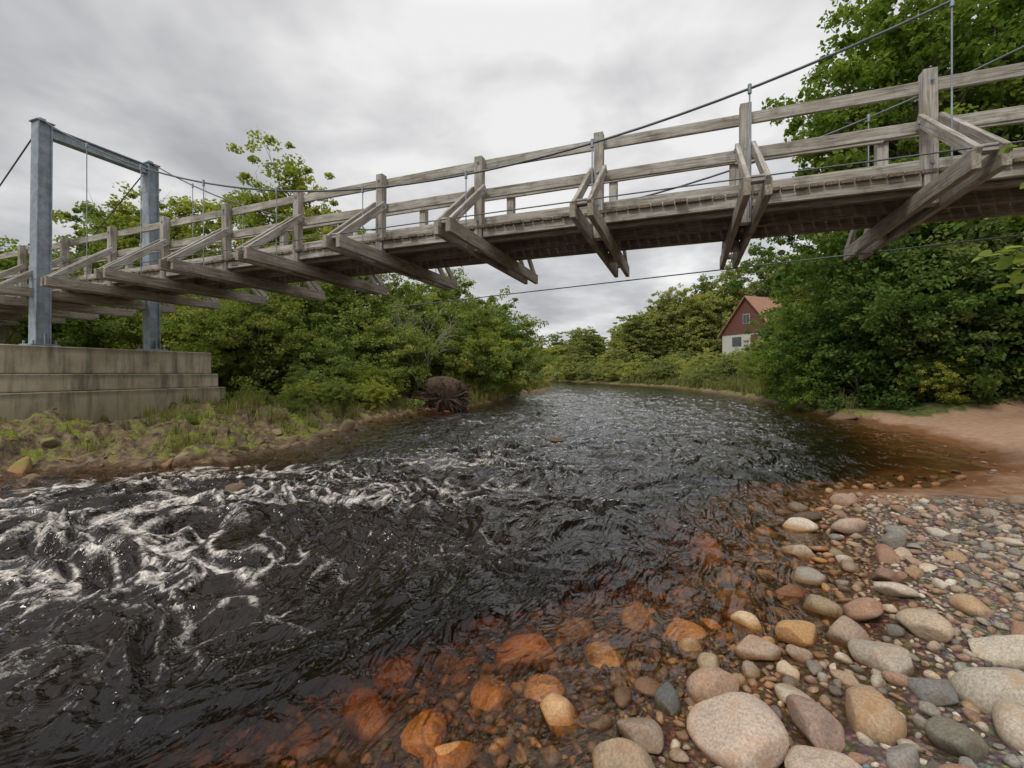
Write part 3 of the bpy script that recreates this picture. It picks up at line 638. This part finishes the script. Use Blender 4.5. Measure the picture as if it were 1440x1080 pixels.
ab=Boxes(); ab.box(BP(-8.3,cc,1.6),[dv,nv,(0,0,1)],[.6,1.6,1.9]); ab.make('abutment',CONC,bridge,.02)

# ------------------------------------------------------------------ house
RED=flat_mat('brown_cladding',(.15,.06,.045)); WH=flat_mat('render_white',(.55,.53,.49),var=.06); GL=flat_mat('window_glass',(.05,.06,.07),.1,.05); FR=flat_mat('window_frame_paint',(.45,.44,.42),var=.05)
m=bpy.data.materials.new('clay_tiles'); nt=NT(m); g=nt.n('ShaderNodeTexCoord').outputs['Object']
wv=nt.n('ShaderNodeTexWave',bands_direction='Z',ins={'Vector':g,'Scale':2.2}).outputs[1]; nn2=nt.noise(g,3,5).outputs[0]
col=nt.mix(nt.mrange(wv,.0,.3),(.19,.09,.055,1),nt.ramp(nn2,[(.3,(.31,.16,.10)),(.7,(.46,.26,.165))])); nt.out(nt.n('ShaderNodeBsdfPrincipled',ins={'Base Color':col,'Roughness':.85}).outputs[0]); TILE=m
def house(x,y,rot,W,Dp,eave,peak,z):
    e=empty('gabled_house',(x,y,z),(0,0,rot))
    def poly(nm,v,f,mat):
        o=obj(nm,mk_mesh(nm,np.array(v,float),np.concatenate([np.array(q) for q in f]),[len(q) for q in f],[mat],smooth=False),e); return o
    w=W/2
    poly('walls',[(-w,0,-1),(w,0,-1),(w,Dp,-1),(-w,Dp,-1),(-w,0,eave),(w,0,eave),(w,Dp,eave),(-w,Dp,eave)],[(0,1,5,4),(1,2,6,5),(2,3,7,6),(3,0,4,7)],WH)
    poly('gable',[(-w-.05,-.04,eave-.2),(w+.05,-.04,eave-.2),(w+.05,-.04,eave+.05),(0,-.04,peak-.05),(-w-.05,-.04,eave+.05),(-w-.05,Dp+.04,eave-.2),(w+.05,Dp+.04,eave-.2),(w+.05,Dp+.04,eave+.05),(0,Dp+.04,peak-.05),(-w-.05,Dp+.04,eave+.05)],[(0,1,2,3,4),(9,8,7,6,5)],RED)
    o=.45; sl=(peak-eave)/w
    def slab(sg): 
        a=(sg*(w+o),-.35,eave-o*sl); b=(0,-.35,peak); th=.16
        return [a,b,(0,Dp+.35,peak),(sg*(w+o),Dp+.35,eave-o*sl)]+[(p[0],p[1],p[2]+th) for p in (a,b,(0,Dp+.35,peak),(sg*(w+o),Dp+.35,eave-o*sl))]
    F=[(0,1,2,3),(4,5,6,7),(0,1,5,4),(1,2,6,5),(2,3,7,6),(3,0,4,7)]
    poly('roof',slab(1)+slab(-1),F+[tuple(i+8 for i in q) for q in F],TILE)
    def bx(nm,x0,x1,y0,y1,z0,z1,mat):
        v=[(x0,y0,z0),(x1,y0,z0),(x1,y1,z0),(x0,y1,z0),(x0,y0,z1),(x1,y0,z1),(x1,y1,z1),(x0,y1,z1)]; poly(nm,v,F,mat)
    bx('window_frame',-.45,.45,-.09,-.045,eave+.9,eave+2.0,FR); bx('window',-.38,-.03,-.12,-.095,eave+.97,eave+1.93,GL); bx('window_pane',.03,.38,-.12,-.095,eave+.97,eave+1.93,GL)
    bx('ground_window',-1.9,-.7,-.09,-.045,.9,1.9,GL); bx('door',.6,1.5,-.09,-.045,0,2.05,RED)
    return e
house(26.3,51,math.radians(-68),6.8,8.0,2.4,6.3,3.75)
house(37,32,math.radians(20),8,10,2.6,6.4,3.6)

# ------------------------------------------------------------------ root plate & dead tree
rng=np.random.RandomState(77); vs=[];fs=[];n0=0
sv,sf=stone_geo(4,1.3,.6,.75,rng,4,.14,spin=False); 
A=Acc(); A.add(sv,sf,(.08,.05,.035))
root=empty('uprooted_tree_root',(-2.75,18.9,.5))
EARTH=flat_mat('earth_roots',(.075,.046,.03),.95,.65,9); o=obj('root_plate',A.mesh('root_plate',EARTH),root)
for i in range(90):
    a=rng.uniform(0,6.28); r0=rng.uniform(.2,.9); p=np.array([r0*math.cos(a)*1.3,-.4+rng.uniform(-.15,.15),.66*r0*math.sin(a)])
    dd=np.array([math.cos(a),rng.uniform(-.6,.1),math.sin(a)*.8])*rng.uniform(.2,.5); rr_=rng.uniform(.02,.06)
    n0=tube(vs,fs,n0,[p-dd*.3,p+dd*.5+rng.randn(3)*.06,p+dd+rng.randn(3)*.12+np.array([0,0,-.1])],[rr_,rr_*.6,.006],5)
n0=tube(vs,fs,n0,[(.2,.3,.1),(-.8,1.8,.3),(-2.2,4.0,.3)],[.22,.19,.15],8)
F=np.vstack(fs); obj('roots',mk_mesh('roots',np.vstack(vs),F.ravel(),[4]*len(F),[EARTH],smooth=True),root)
PALE=flat_mat('bare_branch',(.40,.37,.32),.9,.3)
vs=[];fs=[];n0=0
def branch(p,d,L,r,dep):
    global n0
    m=p+d*L*.5+rng.randn(3)*.07*L; e=p+d*L+rng.randn(3)*.05*L
    n0=tube(vs,fs,n0,[p,m,e],[r,r*.8,r*.55],5)
    if dep>0:
        for k in range(3):
            q=d+rng.randn(3)*.45; q/=np.linalg.norm(q); branch(m if k==0 else e,q,L*.68,r*.5,dep-1)
for k in range(3): branch(np.array([0,0,0.]),np.array([rng.uniform(-.5,.5),rng.uniform(-.5,0),1.])/1.1,1.45,.045,4)
F=np.vstack(fs); obj('dead_tree',mk_mesh('dead_tree',np.vstack(vs),F.ravel(),[4]*len(F),[PALE],smooth=True),loc=(-4.1,20.0,.9))

# ------------------------------------------------------------------ world, sun, camera
w=bpy.data.worlds.new("World"); scene.world=w; nt=NT(w)
g=nt.n('ShaderNodeTexCoord').outputs['Generated']; s3=nt.n('ShaderNodeSeparateXYZ',ins={0:g}); z=nt.math('MAXIMUM',s3.outputs[2],0.)
dn=nt.math('ADD',z,.16)
cv=nt.n('ShaderNodeCombineXYZ',ins={0:nt.math('DIVIDE',s3.outputs[0],dn),1:nt.math('DIVIDE',s3.outputs[1],dn),2:.7}).outputs[0]
c1=nt.noise(cv,.8,5,.55,.3).outputs[0]; c2=nt.noise(cv,2.3,4,.55,.2).outputs[0]
cf=nt.math('ADD',nt.math('MULTIPLY',c1,.62),nt.math('MULTIPLY',c2,.38))
cl=nt.ramp(cf,[(.38,(4.2,4.25,4.42)),(.46,(5.4,5.4,5.52)),(.53,(6.7,6.68,6.75)),(.62,(9.0,8.95,8.9))])
gain=nt.mrange(z,.62,1.,1.,2.5); hz=nt.mrange(z,.0,.35,1.12,1.)
gh=nt.math('MULTIPLY',gain,hz)
cl=nt.mix(1.,cl,nt.n('ShaderNodeCombineColor',ins={0:gh,1:gh,2:gh}).outputs[0],'MULTIPLY')
sky=nt.n('ShaderNodeTexSky'); sky.sky_type='NISHITA'; sky.sun_disc=False; sky.sun_elevation=math.radians(48); sky.sun_rotation=math.radians(-140)
col=nt.mix(.95,sky.outputs[0],cl)
bg=nt.n('ShaderNodeBackground',ins={0:col,1:.1}); o=nt.n('ShaderNodeOutputWorld'); nt.t.links.new(bg.outputs[0],o.inputs[0])
L=bpy.data.lights.new('sun','SUN'); L.energy=1.5; L.angle=math.radians(12); L.color=(1,.95,.87)
lo=bpy.data.objects.new('sun',L); scene.collection.objects.link(lo)
az=math.radians(-140); el=math.radians(48)
sdv=Vector((math.sin(az)*math.cos(el),math.cos(az)*math.cos(el),math.sin(el))); lo.rotation_euler=(-sdv).to_track_quat('-Z','Y').to_euler()
cam=bpy.data.cameras.new('camera'); co=bpy.data.objects.new('camera',cam); scene.collection.objects.link(co); scene.camera=co
co.location=(0,0,1.5); co.rotation_euler=(math.radians(90),0,0); cam.lens=16; cam.sensor_width=36; cam.shift_y=-15/1440; cam.clip_start=.05; cam.clip_end=4000
scene.view_settings.view_transform='Standard'; scene.view_settings.look='None'; scene.view_settings.exposure=0
